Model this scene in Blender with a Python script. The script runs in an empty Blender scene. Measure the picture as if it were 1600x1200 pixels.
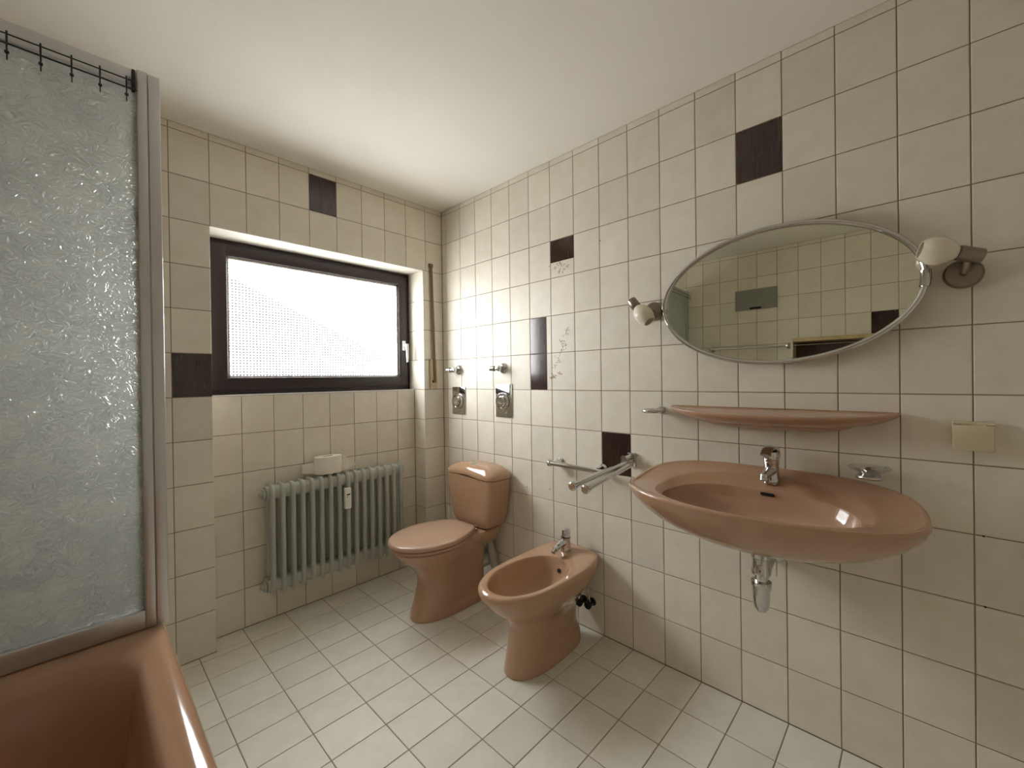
import bpy, bmesh, math, random
from mathutils import Vector, Matrix
random.seed(7)
R = math.radians
scene = bpy.context.scene
col = scene.collection

# ------------------------------------------------------------------ camera
CAM = Vector((-1.7910, -2.3494, 1.2640))
YAW, PIT, ROL, FPX = 0.79405, -0.00433, -0.01375, 653.77
fw = Vector((math.sin(YAW) * math.cos(PIT), math.cos(YAW) * math.cos(PIT), math.sin(PIT)))
r0 = Vector((math.cos(YAW), -math.sin(YAW), 0.0))
u0 = r0.cross(fw)
cr, sr = math.cos(ROL), math.sin(ROL)
rt = cr * r0 + sr * u0
up = -sr * r0 + cr * u0
cd = bpy.data.cameras.new('camera')
cam = bpy.data.objects.new('camera', cd)
col.objects.link(cam)
cd.sensor_fit = 'HORIZONTAL'
cd.sensor_width = 36.0
cd.lens = FPX / 1600 * 36
cd.shift_x = 13.07 / 1600
cd.shift_y = -5.19 / 1600
cd.clip_start = 0.02
cam.matrix_world = Matrix(((rt.x, up.x, -fw.x, CAM.x), (rt.y, up.y, -fw.y, CAM.y), (rt.z, up.z, -fw.z, CAM.z), (0, 0, 0, 1)))
scene.camera = cam

# ------------------------------------------------------------------ world, light, exposure
SKY = 32.0
PANE_GLOW = 7.0        # emission put into the pane, standing in for scattered daylight
w = bpy.data.worlds.new('overcast_sky')
scene.world = w
w.use_nodes = True
bg = w.node_tree.nodes['Background']
bg.inputs[0].default_value = (0.93, 0.97, 1.0, 1)
bg.inputs[1].default_value = SKY
pl = bpy.data.lights.new('window_portal', 'AREA')
pl.shape = 'RECTANGLE'; pl.size = 1.06; pl.size_y = 0.68
po = bpy.data.objects.new('window_portal', pl)
po.location = (-0.749, 0.262, 1.598)
po.rotation_euler = (R(-90), 0, 0)        # faces -y, into the room
col.objects.link(po)
try:
    pl.cycles.is_portal = True
except Exception:
    pass
vs = scene.view_settings
scene.display_settings.display_device = 'sRGB'
vs.view_transform = 'Standard'
vs.look = 'None'
vs.gamma = 1.0
vs.use_curve_mapping = False
vs.exposure = 0.42
try:
    scene.cycles.max_bounces = 14
    scene.cycles.diffuse_bounces = 8
    scene.cycles.glossy_bounces = 6
    scene.cycles.transmission_bounces = 8
    scene.cycles.transparent_max_bounces = 12
except Exception:
    pass

# ------------------------------------------------------------------ materials
def new_mat(name):
    m = bpy.data.materials.new(name); m.use_nodes = True
    nt = m.node_tree
    return m, nt, nt.nodes['Principled BSDF']
def simple(name, colr, rough=0.5, metal=0.0, coat=0.0, spec=0.5, bump=0.0, bscale=200.0, var=0.0):
    m, nt, b = new_mat(name)
    b.inputs['Base Color'].default_value = (*colr, 1)
    b.inputs['Roughness'].default_value = rough
    b.inputs['Metallic'].default_value = metal
    b.inputs['Coat Weight'].default_value = coat
    b.inputs['Coat Roughness'].default_value = 0.05
    b.inputs['Specular IOR Level'].default_value = spec
    if bump > 0 or var > 0:
        tc = nt.nodes.new('ShaderNodeTexCoord')
        n = nt.nodes.new('ShaderNodeTexNoise'); n.inputs['Scale'].default_value = bscale; n.inputs['Detail'].default_value = 3
        nt.links.new(tc.outputs['Object'], n.inputs['Vector'])
        if bump > 0:
            bp = nt.nodes.new('ShaderNodeBump'); bp.inputs['Strength'].default_value = bump; bp.inputs['Distance'].default_value = 0.002
            nt.links.new(n.outputs['Fac'], bp.inputs['Height']); nt.links.new(bp.outputs['Normal'], b.inputs['Normal'])
        if var > 0:
            mx = nt.nodes.new('ShaderNodeMixRGB')
            mx.inputs[1].default_value = (*[c * (1 - var) for c in colr], 1)
            mx.inputs[2].default_value = (*[min(1, c * (1 + var)) for c in colr], 1)
            nt.links.new(n.outputs['Fac'], mx.inputs[0]); nt.links.new(mx.outputs[0], b.inputs['Base Color'])
    return m
def tile_mat(name, c1, c2, rough, bump, spec=.5):
    m, nt, b = new_mat(name)
    tc = nt.nodes.new('ShaderNodeTexCoord'); oi = nt.nodes.new('ShaderNodeObjectInfo')
    sc = nt.nodes.new('ShaderNodeVectorMath'); sc.operation = 'SCALE'; sc.inputs['Scale'].default_value = 37.0
    cmb = nt.nodes.new('ShaderNodeCombineXYZ')
    for i in range(3): nt.links.new(oi.outputs['Random'], cmb.inputs[i])
    nt.links.new(cmb.outputs[0], sc.inputs[0])
    ad = nt.nodes.new('ShaderNodeVectorMath'); ad.operation = 'ADD'
    nt.links.new(tc.outputs['Object'], ad.inputs[0]); nt.links.new(sc.outputs[0], ad.inputs[1])
    n1 = nt.nodes.new('ShaderNodeTexNoise'); n1.inputs['Scale'].default_value = 13; n1.inputs['Detail'].default_value = 5; n1.inputs['Roughness'].default_value = .6
    n2 = nt.nodes.new('ShaderNodeTexNoise'); n2.inputs['Scale'].default_value = 420; n2.inputs['Detail'].default_value = 2
    nt.links.new(ad.outputs[0], n1.inputs['Vector']); nt.links.new(ad.outputs[0], n2.inputs['Vector'])
    mx = nt.nodes.new('ShaderNodeMixRGB'); mx.inputs[1].default_value = (*c1, 1); mx.inputs[2].default_value = (*c2, 1)
    mr = nt.nodes.new('ShaderNodeMapRange'); mr.inputs[1].default_value = .3; mr.inputs[2].default_value = .7
    nt.links.new(n1.outputs['Fac'], mr.inputs[0]); nt.links.new(mr.outputs[0], mx.inputs[0])
    hs = nt.nodes.new('ShaderNodeHueSaturation')
    vr = nt.nodes.new('ShaderNodeMapRange'); vr.inputs[3].default_value = .95; vr.inputs[4].default_value = 1.05
    nt.links.new(oi.outputs['Random'], vr.inputs[0]); nt.links.new(vr.outputs[0], hs.inputs['Value'])
    nt.links.new(mx.outputs[0], hs.inputs['Color']); nt.links.new(hs.outputs[0], b.inputs['Base Color'])
    b.inputs['Roughness'].default_value = rough; b.inputs['Specular IOR Level'].default_value = spec
    mb = nt.nodes.new('ShaderNodeMath'); mb.operation = 'MULTIPLY_ADD'; mb.inputs[1].default_value = 3.0
    nt.links.new(n1.outputs['Fac'], mb.inputs[0]); nt.links.new(n2.outputs['Fac'], mb.inputs[2])
    bp = nt.nodes.new('ShaderNodeBump'); bp.inputs['Strength'].default_value = bump; bp.inputs['Distance'].default_value = .001
    nt.links.new(mb.outputs[0], bp.inputs['Height']); nt.links.new(bp.outputs[0], b.inputs['Normal'])
    return m
M = {}
M['tile'] = tile_mat('cream_wall_tile', (0.735, 0.68, 0.57), (0.795, 0.75, 0.65), 0.42, 0.3, 0.32)
M['floor_tile'] = tile_mat('pale_floor_tile', (0.70, 0.675, 0.595), (0.77, 0.75, 0.68), 0.42, 0.3, 0.4)
M['grout'] = simple('brown_grout', (0.27, 0.195, 0.135), 0.9, bump=.3, bscale=300, var=.15)
M['plaster'] = simple('ceiling_plaster', (0.88, 0.85, 0.79), 0.9, bump=.25, bscale=140)
M['reveal'] = simple('cream_plaster', (0.62, 0.59, 0.52), 0.85, bump=.2, bscale=120)
# dark wood-look decor
m, nt, b = new_mat('dark_wood_decor')
tc = nt.nodes.new('ShaderNodeTexCoord'); mp = nt.nodes.new('ShaderNodeMapping'); mp.inputs['Scale'].default_value = (60, 60, 5)
n = nt.nodes.new('ShaderNodeTexNoise'); n.inputs['Scale'].default_value = 2.2; n.inputs['Detail'].default_value = 6
cr_ = nt.nodes.new('ShaderNodeValToRGB'); cr_.color_ramp.elements[0].position = .35; cr_.color_ramp.elements[1].position = .7
cr_.color_ramp.elements[0].color = (0.016, 0.006, 0.005, 1); cr_.color_ramp.elements[1].color = (0.052, 0.02, 0.015, 1)
nt.links.new(tc.outputs['Object'], mp.inputs[0]); nt.links.new(mp.outputs[0], n.inputs['Vector'])
nt.links.new(n.outputs['Fac'], cr_.inputs[0]); nt.links.new(cr_.outputs[0], b.inputs['Base Color'])
b.inputs['Roughness'].default_value = .13; b.inputs['Coat Weight'].default_value = .6; b.inputs['Coat Roughness'].default_value = .1
M['dark'] = m
CER = (0.46, 0.282, 0.175)
M['ceramic'] = simple('caramel_ceramic', CER, 0.09, coat=0.3)
M['lid_plastic'] = simple('caramel_plastic', (0.47, 0.305, 0.215), 0.22)
M['enamel'] = simple('caramel_enamel', (0.42, 0.235, 0.14), 0.14, coat=0.3)
M['chrome'] = simple('chrome', (0.62, 0.62, 0.61), 0.07, 1.0)
M['nickel'] = simple('brushed_nickel', (0.30, 0.26, 0.215), 0.32, 1.0)
M['alu'] = simple('aluminium', (0.60, 0.60, 0.61), 0.30, 0.85, bump=.05, bscale=80)
M['black'] = simple('black_metal', (0.012, 0.010, 0.012), 0.45)
M['black_rubber'] = simple('black_rubber', (0.012, 0.011, 0.010), 0.7)
M['brown_frame'] = simple('brown_window_frame', (0.030, 0.018, 0.018), 0.42, bump=.15, bscale=60)
M['white_plastic'] = simple('white_plastic', (0.80, 0.79, 0.75), 0.35)
M['bead'] = simple('pale_bead', (0.66, 0.64, 0.62), 0.4)
M['ivory'] = simple('ivory_plastic', (0.66, 0.58, 0.41), 0.4)
M['strap'] = simple('brown_strap', (0.20, 0.125, 0.07), 0.9, bump=.4, bscale=400)
M['strap_box'] = simple('beige_plastic', (0.55, 0.43, 0.27), 0.45)
M['radiator'] = simple('grey_green_paint', (0.44, 0.455, 0.41), 0.34, var=.05, bscale=40)
M['paper'] = simple('tissue_paper', (0.84, 0.80, 0.71), 0.95, bump=.25, bscale=250)
M['card'] = simple('cardboard', (0.42, 0.32, 0.2), 0.9)
M['grey_pipe'] = simple('grey_plastic_pipe', (0.42, 0.42, 0.39), 0.4)
M['hole'] = simple('dark_hole', (0.01, 0.007, 0.006), 0.8)
M['grey_panel'] = simple('grey_panel', (0.26, 0.25, 0.23), 0.45)
M['cab_cream'] = simple('cream_laminate', (0.62, 0.56, 0.43), 0.4)
M['cab_wood'] = simple('light_wood', (0.52, 0.38, 0.2), 0.45, var=.2, bscale=20)
M['cab_dark'] = simple('dark_brown_board', (0.05, 0.02, 0.015), 0.5)
M['door'] = simple('white_door_paint', (0.7, 0.67, 0.6), 0.4)
M['roof'] = simple('dark_roof_tiles', (0.38, 0.355, 0.35), 0.8, var=.15, bscale=3)
M['ground'] = simple('outdoor_paving', (0.30, 0.29, 0.27), 0.9)
M['flower'] = simple('faded_brown_print', (0.40, 0.26, 0.155), 0.4)
M['leafprint'] = simple('grey_blue_print', (0.33, 0.33, 0.30), 0.4)
M['display'] = simple('dark_display', (0.02, 0.02, 0.02), 0.2)
# mirror
m, nt, b = new_mat('mirror_glass')
b.inputs['Base Color'].default_value = (0.72, 0.735, 0.625, 1); b.inputs['Metallic'].default_value = 1; b.inputs['Roughness'].default_value = 0.0
M['mirror'] = m
# opal glass
m, nt, b = new_mat('opal_glass')
b.inputs['Base Color'].default_value = (0.80, 0.75, 0.62, 1); b.inputs['Roughness'].default_value = .12
b.inputs['Subsurface Weight'].default_value = .3; b.inputs['Subsurface Radius'].default_value = (.02, .018, .012)
M['opal'] = m
# clear glass
m = bpy.data.materials.new('clear_glass'); m.use_nodes = True; nt = m.node_tree; nt.nodes.clear()
out = nt.nodes.new('ShaderNodeOutputMaterial'); tr = nt.nodes.new('ShaderNodeBsdfTransparent'); tr.inputs[0].default_value = (.93, .95, .94, 1)
gs = nt.nodes.new('ShaderNodeBsdfGlossy'); gs.inputs['Roughness'].default_value = .03
lw = nt.nodes.new('ShaderNodeLayerWeight'); lw.inputs[0].default_value = .38
ms = nt.nodes.new('ShaderNodeMixShader'); nt.links.new(lw.outputs['Facing'], ms.inputs[0]); nt.links.new(tr.outputs[0], ms.inputs[1]); nt.links.new(gs.outputs[0], ms.inputs[2]); nt.links.new(ms.outputs[0], out.inputs[0])
M['glass'] = m
# patterned window pane: small square waffle pattern, part clear, with added glow for daylight
m = bpy.data.materials.new('waffle_window_glass'); m.use_nodes = True; nt = m.node_tree; nt.nodes.clear()
out = nt.nodes.new('ShaderNodeOutputMaterial'); tc = nt.nodes.new('ShaderNodeTexCoord'); sx = nt.nodes.new('ShaderNodeSeparateXYZ')
nt.links.new(tc.outputs['Object'], sx.inputs[0])
def wave(sock, pitch, lo, hi):
    a = nt.nodes.new('ShaderNodeMath'); a.operation = 'MULTIPLY'; a.inputs[1].default_value = 2 * math.pi / pitch; nt.links.new(sock, a.inputs[0])
    s = nt.nodes.new('ShaderNodeMath'); s.operation = 'COSINE'; nt.links.new(a.outputs[0], s.inputs[0])
    q = nt.nodes.new('ShaderNodeMapRange'); q.inputs[1].default_value = lo; q.inputs[2].default_value = hi; nt.links.new(s.outputs[0], q.inputs[0])
    return q.outputs[0]
wx, wz = wave(sx.outputs['X'], .0160, -.95, -.6), wave(sx.outputs['Z'], .0150, -.70, -.45)
zz = nt.nodes.new('ShaderNodeMath'); zz.operation = 'MULTIPLY'; nt.links.new(wx, zz.inputs[0]); nt.links.new(wz, zz.inputs[1])
# grooves of the waffle glass let a little of the outside through, the raised cells are clearer and emit, in place of scattering daylight
tr = nt.nodes.new('ShaderNodeBsdfTransparent'); tr.inputs[0].default_value = (.19, .19, .19, 1)
tr2 = nt.nodes.new('ShaderNodeBsdfTransparent'); tr2.inputs[0].default_value = (.9, .9, .9, 1)
em = nt.nodes.new('ShaderNodeEmission'); em.inputs[0].default_value = (.97, 1, 1, 1); em.inputs[1].default_value = PANE_GLOW
ad_ = nt.nodes.new('ShaderNodeAddShader'); nt.links.new(em.outputs[0], ad_.inputs[0]); nt.links.new(tr2.outputs[0], ad_.inputs[1])
ms = nt.nodes.new('ShaderNodeMixShader'); nt.links.new(zz.outputs[0], ms.inputs[0])
nt.links.new(ad_.outputs[0], ms.inputs[1]); nt.links.new(tr.outputs[0], ms.inputs[2]); nt.links.new(ms.outputs[0], out.inputs[0])
M['pane'] = m
# crinkled acrylic of the shower screen
m = bpy.data.materials.new('crinkled_acrylic'); m.use_nodes = True; nt = m.node_tree; nt.nodes.clear()
out = nt.nodes.new('ShaderNodeOutputMaterial'); tc = nt.nodes.new('ShaderNodeTexCoord')
mp = nt.nodes.new('ShaderNodeMapping'); mp.inputs['Scale'].default_value = (1, 1, 1.15); mp.inputs['Rotation'].default_value = (0, R(35), 0)
nt.links.new(tc.outputs['Object'], mp.inputs[0])
n1 = nt.nodes.new('ShaderNodeTexNoise'); n1.inputs['Scale'].default_value = 34; n1.inputs['Detail'].default_value = 1.5; n1.inputs['Distortion'].default_value = 1.0
n2 = nt.nodes.new('ShaderNodeTexNoise'); n2.inputs['Scale'].default_value = 12; n2.inputs['Detail'].default_value = 2
nt.links.new(mp.outputs[0], n1.inputs['Vector']); nt.links.new(tc.outputs['Object'], n2.inputs['Vector'])
k1 = nt.nodes.new('ShaderNodeMath'); k1.operation = 'MULTIPLY'; k1.inputs[1].default_value = 36; nt.links.new(n1.outputs['Fac'], k1.inputs[0])
k2 = nt.nodes.new('ShaderNodeMath'); k2.operation = 'SINE'; nt.links.new(k1.outputs[0], k2.inputs[0])
pw = nt.nodes.new('ShaderNodeMapRange'); pw.inputs[1].default_value = .42; pw.inputs[2].default_value = .62; pw.inputs[3].default_value = .35; pw.inputs[4].default_value = 1.6; nt.links.new(n2.outputs['Fac'], pw.inputs[0])
a = nt.nodes.new('ShaderNodeMath'); a.operation = 'MULTIPLY'; nt.links.new(k2.outputs[0], a.inputs[0]); nt.links.new(pw.outputs[0], a.inputs[1])
# the relief is moulded into the front face of the sheet only
sn = nt.nodes.new('ShaderNodeSeparateXYZ'); nt.links.new(tc.outputs['Normal'], sn.inputs[0])
fr_ = nt.nodes.new('ShaderNodeMath'); fr_.operation = 'LESS_THAN'; fr_.inputs[1].default_value = -.5; nt.links.new(sn.outputs['Y'], fr_.inputs[0])
bp = nt.nodes.new('ShaderNodeBump'); bp.inputs['Distance'].default_value = .0030; nt.links.new(fr_.outputs[0], bp.inputs['Strength']); nt.links.new(a.outputs[0], bp.inputs['Height'])
gl = nt.nodes.new('ShaderNodeBsdfRefraction'); gl.inputs['Color'].default_value = (.97, .99, .98, 1); gl.inputs['Roughness'].default_value = .12; gl.inputs['IOR'].default_value = 1.59
tl = nt.nodes.new('ShaderNodeBsdfTranslucent'); tl.inputs[0].default_value = (.76, .78, .75, 1)
df = nt.nodes.new('ShaderNodeBsdfDiffuse'); df.inputs[0].default_value = (.48, .47, .42, 1)
gs = nt.nodes.new('ShaderNodeBsdfGlossy'); gs.inputs['Roughness'].default_value = .15; gs.inputs[0].default_value = (.8, .8, .8, 1)
for nd in (gl, gs): nt.links.new(bp.outputs[0], nd.inputs['Normal'])
x1 = nt.nodes.new('ShaderNodeMixShader'); x1.inputs[0].default_value = .28; nt.links.new(tl.outputs[0], x1.inputs[1]); nt.links.new(df.outputs[0], x1.inputs[2])
x2 = nt.nodes.new('ShaderNodeMixShader'); x2.inputs[0].default_value = .52; nt.links.new(x1.outputs[0], x2.inputs[1]); nt.links.new(gl.outputs[0], x2.inputs[2])
x3 = nt.nodes.new('ShaderNodeMixShader'); x3.inputs[0].default_value = .10; nt.links.new(x2.outputs[0], x3.inputs[1]); nt.links.new(gs.outputs[0], x3.inputs[2])
nt.links.new(x3.outputs[0], out.inputs[0])
M['acrylic'] = m

# ------------------------------------------------------------------ helpers
def mesh_obj(name, verts, faces, mat, parent=None, smooth=False, auto=None):
    me = bpy.data.meshes.new(name); me.from_pydata([tuple(v) for v in verts], [], faces); me.update()
    bm = bmesh.new(); bm.from_mesh(me); bmesh.ops.recalc_face_normals(bm, faces=bm.faces[:]); bm.to_mesh(me); bm.free()
    o = bpy.data.objects.new(name, me); col.objects.link(o)
    me.materials.append(M[mat] if isinstance(mat, str) else mat)
    if smooth:
        for p in me.polygons: p.use_smooth = True
        if auto is not None:
            try: me.set_sharp_from_angle(angle=R(auto))
            except Exception: pass
    if parent is not None: o.parent = parent
    return o
class MB:
    """collects shapes of ONE part in the thing's own coordinates"""
    def __init__(s): s.v = []; s.f = []
    def add(s, v, f):
        k = len(s.v); s.v += [Vector(p) for p in v]; s.f += [tuple(i + k for i in q) for q in f]; return s
    def box(s, x0, x1, y0, y1, z0, z1, bev=0.0):
        bm = bmesh.new(); bmesh.ops.create_cube(bm, size=1)
        for v in bm.verts: v.co = Vector(((x0 + x1) / 2 + v.co.x * (x1 - x0), (y0 + y1) / 2 + v.co.y * (y1 - y0), (z0 + z1) / 2 + v.co.z * (z1 - z0)))
        if bev > 0: bmesh.ops.bevel(bm, geom=bm.edges[:], offset=bev, segments=3, affect='EDGES', profile=.5)
        bm.verts.index_update()
        s.add([v.co.copy() for v in bm.verts], [[v.index for v in f.verts] for f in bm.faces]); bm.free(); return s
    def loft(s, rings, cap0=True, cap1=True, closed=True):
        n = len(rings[0]); v = [p for r in rings for p in r]; f = []
        for i in range(len(rings) - 1):
            for j in range(n if closed else n - 1):
                k = (j + 1) % n
                f.append((i * n + j, i * n + k, (i + 1) * n + k, (i + 1) * n + j))
        if cap0: f.append(tuple(range(n))[::-1])
        if cap1: f.append(tuple((len(rings) - 1) * n + j for j in range(n)))
        return s.add(v, f)
    def tube(s, pts, rad, n=16, cap=True):
        pts = [Vector(p) for p in pts]; rr = rad if isinstance(rad, (list, tuple)) else [rad] * len(pts)
        rings = []; ref = None
        for i, p in enumerate(pts):
            t = (pts[min(i + 1, len(pts) - 1)] - pts[max(i - 1, 0)])
            if t.length < 1e-9: t = (pts[-1] - pts[0])
            t.normalize()
            if ref is None:
                ref = Vector((0, 0, 1)) if abs(t.z) < .9 else Vector((1, 0, 0))
            a = (ref - t * ref.dot(t)).normalized(); bb = t.cross(a); ref = a
            rings.append([p + rr[i] * (math.cos(2 * math.pi * j / n) * a + math.sin(2 * math.pi * j / n) * bb) for j in range(n)])
        return s.loft(rings, cap, cap)
    def lathe(s, prof, origin=(0, 0, 0), axis=(0, 0, 1), n=28, cap=True):
        ax = Vector(axis).normalized(); ref = Vector((0, 0, 1)) if abs(ax.z) < .9 else Vector((1, 0, 0))
        a = (ref - ax * ref.dot(ax)).normalized(); bb = ax.cross(a); o = Vector(origin)
        rings = [[o + ax * h + r * (math.cos(2 * math.pi * j / n) * a + math.sin(2 * math.pi * j / n) * bb) for j in range(n)] for r, h in prof]
        return s.loft(rings, cap and prof[0][0] > 1e-6, cap and prof[-1][0] > 1e-6)
    def build(s, name, mat, parent=None, smooth=True, auto=40):
        o = mesh_obj(name, s.v, s.f, mat, None, smooth, auto)
        if parent is not None:
            o.parent = parent
            if parent.get('_origin') is not None:
                pass
        return o
def catmull(keys, m=4):
    """keys: list of tuples of numbers; returns densified list"""
    out = []
    n = len(keys)
    for i in range(n - 1):
        p0, p1, p2, p3 = keys[max(i - 1, 0)], keys[i], keys[i + 1], keys[min(i + 2, n - 1)]
        for k in range(m):
            t = k / m
            out.append(tuple(.5 * (2 * b_ + (c - a_) * t + (2 * a_ - 5 * b_ + 4 * c - d) * t * t + (-a_ + 3 * b_ - 3 * c + d) * t ** 3) for a_, b_, c, d in zip(p0, p1, p2, p3)))
    out.append(keys[-1]); return out
def empty(name, loc=(0, 0, 0), rot=(0, 0, 0)):
    o = bpy.data.objects.new(name, None); o.empty_display_size = .05
    o.location = loc; o.rotation_euler = rot; col.objects.link(o); return o
def tag(o, label, cat, group=None):
    o['label'] = label; o['category'] = cat
    if group: o['group'] = group
    return o
def structure(o, label=None):
    o['kind'] = 'structure'
    if label: o['label'] = label
    return o
def reroot(root, children):
    """children were modelled in world coordinates: keep them there while parented to root"""
    bpy.context.view_layer.update()
    inv = root.matrix_world.inverted()
    for c in children:
        c.data.transform(inv @ c.matrix_world) if c.data else None
        c.matrix_world = Matrix.Identity(4); c.parent = root; c.matrix_parent_inverse = Matrix.Identity(4); c.location = (0, 0, 0)
def thing(name, loc, parts, label, cat, group=None):
    """parts: list of (object, [sub objects]) modelled in world coordinates"""
    root = empty(name, loc); T = Matrix.Translation(-Vector(loc))
    for p in parts:
        subs = []
        if isinstance(p, tuple): p, subs = p
        p.data.transform(T); p.parent = root
        for q in subs: q.data.transform(T); q.parent = p
    return tag(root, label, cat, group) if label else root

# ------------------------------------------------------------------ tiles
TP, TR, JG = 0.1513, 0.2, 0.003       # column pitch, row pitch, joint
_tiles = {}
def tile_mesh(wd, ht, mat):
    key = (round(wd, 4), round(ht, 4), mat)
    if key in _tiles: return _tiles[key]
    a, h = wd / 2, ht / 2; bv = min(.0016, a * .3, h * .3)
    v = [(-a, .004, -h), (a, .004, -h), (a, .004, h), (-a, .004, h),
         (-a, .0012, -h), (a, .0012, -h), (a, .0012, h), (-a, .0012, h),
         (-a + bv, 0, -h + bv), (a - bv, 0, -h + bv), (a - bv, 0, h - bv), (-a + bv, 0, h - bv)]
    f = [(8, 9, 10, 11)]
    for i in range(4):
        k = (i + 1) % 4
        f += [(i, k, 4 + k, 4 + i), (4 + i, 4 + k, 8 + k, 8 + i)]
    me = bpy.data.meshes.new('tile'); me.from_pydata(v, [], f); me.update()
    bm = bmesh.new(); bm.from_mesh(me); bmesh.ops.recalc_face_normals(bm, faces=bm.faces[:])
    if sum(fc.normal.y for fc in bm.faces if len(fc.verts) == 4 and abs(fc.normal.y) > .99) > 0: bmesh.ops.reverse_faces(bm, faces=bm.faces[:])
    bm.to_mesh(me); bm.free()
    me.materials.append(M[mat]); _tiles[key] = me; return me
ROT = {'-y': (0, 0, 0), '-x': (0, 0, R(-90)), '+x': (0, 0, R(90)), '+y': (0, 0, R(180)), '+z': (R(-90), 0, 0)}
def tile(parent, face, d, a0, a1, b0, b1, mat='tile', name='tile', gap=JG):
    """face: normal; d: plane coordinate; a: x or y range; b: z (or y) range"""
    a0, a1 = min(a0, a1), max(a0, a1)
    wd, ht = a1 - a0 - gap, b1 - b0 - gap
    if wd < .004 or ht < .004: return None
    o = bpy.data.objects.new(name, tile_mesh(wd, ht, mat))
    ac, bc = (a0 + a1) / 2, (b0 + b1) / 2
    if face in ('-y', '+y'): o.location = (ac, d, bc)
    elif face in ('-x', '+x'): o.location = (d, ac, bc)
    else: o.location = (ac, bc, d)
    rx, ry, rz = ROT[face]
    j = .0012
    o.rotation_euler = (rx + random.uniform(-j, j), ry, rz + random.uniform(-j, j))
    col.objects.link(o); o.parent = parent
    return o

H = 2.432
ROWS = [(0.2 * j, 0.2 * (j + 1)) for j in range(12)] + [(2.4, H)]
XL, YF = -2.46, -3.25           # left wall, wall behind the camera
G = .002                        # grout lies this far behind the tile faces

# ---- shell
wall_right = structure(MB().box(G, .16, YF - .12, .36, -.12, H + .1).build('wall_right', 'grout', smooth=False))
wb = MB().box(XL - .12, -1.35 - G, G, .36, -.12, H + .1).box(-.16 + G, G, G, .36, -.12, H + .1)
wb.box(-1.352, -.158, G, .36, 2.0 + G, H + .1).box(-1.352, -.158, .12 + G, .36, -.12, 1.2 - G)
wall_back = structure(wb.build('wall_back', 'grout', smooth=False))
wall_left = structure(MB().box(XL - .12, XL - G, YF - .12, G, -.12, H + .1).build('wall_left', 'grout', smooth=False))
DX0, DX1, DZ = -1.35, -.49, 2.02
wf = MB().box(XL - G, DX0, YF - .12, YF - G, -.12, H + .1).box(DX1, G, YF - .12, YF - G, -.12, H + .1).box(DX0, DX1, YF - .12, YF - G, DZ, H + .1)
wall_front = structure(wf.build('wall_front', 'grout', smooth=False))
floor = structure(MB().box(XL - .02, G + .02, YF - .12, .125, -.12, -G).build('floor', 'grout', smooth=False))
ceiling = structure(MB().box(XL - .12, .16, YF - .12, .36, H, H + .12).build('ceiling', 'plaster', smooth=False))

# ---- right wall tiles
cy = lambda i: -(0.0468 + TP * i)
ycuts = [0.0] + [cy(i) for i in range(0, 22)]
ycuts = [y for y in ycuts if y > YF] + [YF]
for i in range(len(ycuts) - 1):
    ya, yb = ycuts[i], ycuts[i + 1]
    c = i - 1
    for z0, z1 in ROWS:
        j = round(z0 / .2)
        if c == 12 and j == 10: tile(wall_right, '-x', 0, ya, yb, z0, z1, 'dark', 'dark_tile')
        elif c == 8 and j == 4: tile(wall_right, '-x', 0, ya, yb, z0, z1, 'dark', 'dark_tile')
        elif c == 6 and j == 9:
            tile(wall_right, '-x', 0, ya, yb, 1.881, z1, 'dark', 'dark_tile'); tile(wall_right, '-x', 0, ya, yb, z0, 1.881 + .002)
        elif c == 5 and j in (6, 7):
            tile(wall_right, '-x', 0, ya, -.922, z0, z1, 'dark', 'dark_tile'); tile(wall_right, '-x', 0, -.922 + .002, yb, z0, z1)
        else: tile(wall_right, '-x', 0, ya, yb, z0, z1)
# ---- back wall tiles
bx = lambda k: -(0.1378 + TP * k)
xcuts = [0.0] + [bx(k) for k in range(16)]
xcuts = [x for x in xcuts if x > XL + .01] + [XL]
for i in range(len(xcuts) - 1):
    xa, xb = xcuts[i], xcuts[i + 1]; k = i - 1
    for z0, z1 in ROWS:
        j = round(z0 / .2)
        mt, nm = ('dark', 'dark_tile') if (k == 4 and j == 11) or (k == 8 and j == 6) else ('tile', 'tile')
        if z0 >= 2.0 - 1e-6 or xb < -1.36:
            tile(wall_back, '-y', 0, xa, xb, z0, z1, mt, nm)
        elif i == 0:
            tile(wall_back, '-y', 0, 0, -.16, z0, z1)
# niche back
nx = [-.16] + [-.295 - TP * k for k in range(7)] + [-1.35]
for i in range(len(nx) - 1):
    for z0, z1 in ROWS[:6]: tile(wall_back, '-y', .12, nx[i], nx[i + 1], z0, z1)
for z0, z1 in ROWS[:10]:
    dp = .12 if z1 < 1.21 else .18
    tile(wall_back, '-x', -.16, .0, dp, z0, z1); tile(wall_back, '+x', -1.35, .0, dp, z0, z1)
sl = MB().box(-1.349, -.161, .1185, .19, 1.193, 1.2015, .001).build('window_sill', 'bead', wall_back)
lt = MB().box(-1.35, -.16, .003, .19, 1.9985, 2.002).build('lintel_plaster', 'reveal', wall_back, smooth=False)
# ---- left wall tiles
lcuts = [0.0] + [-.755 + .1515 * k for k in range(4, -17, -1)]
lcuts = [y for y in lcuts if YF < y <= 0.0] + [YF]
for i in range(len(lcuts) - 1):
    ya, yb = lcuts[i], lcuts[i + 1]
    for z0, z1 in ROWS:
        dk = abs(ya + 2.12) < .03 and abs(z0 - 1.6) < .01
        tile(wall_left, '+x', XL, ya, yb, z0, z1, 'dark' if dk else 'tile', 'dark_tile' if dk else 'tile')
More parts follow.
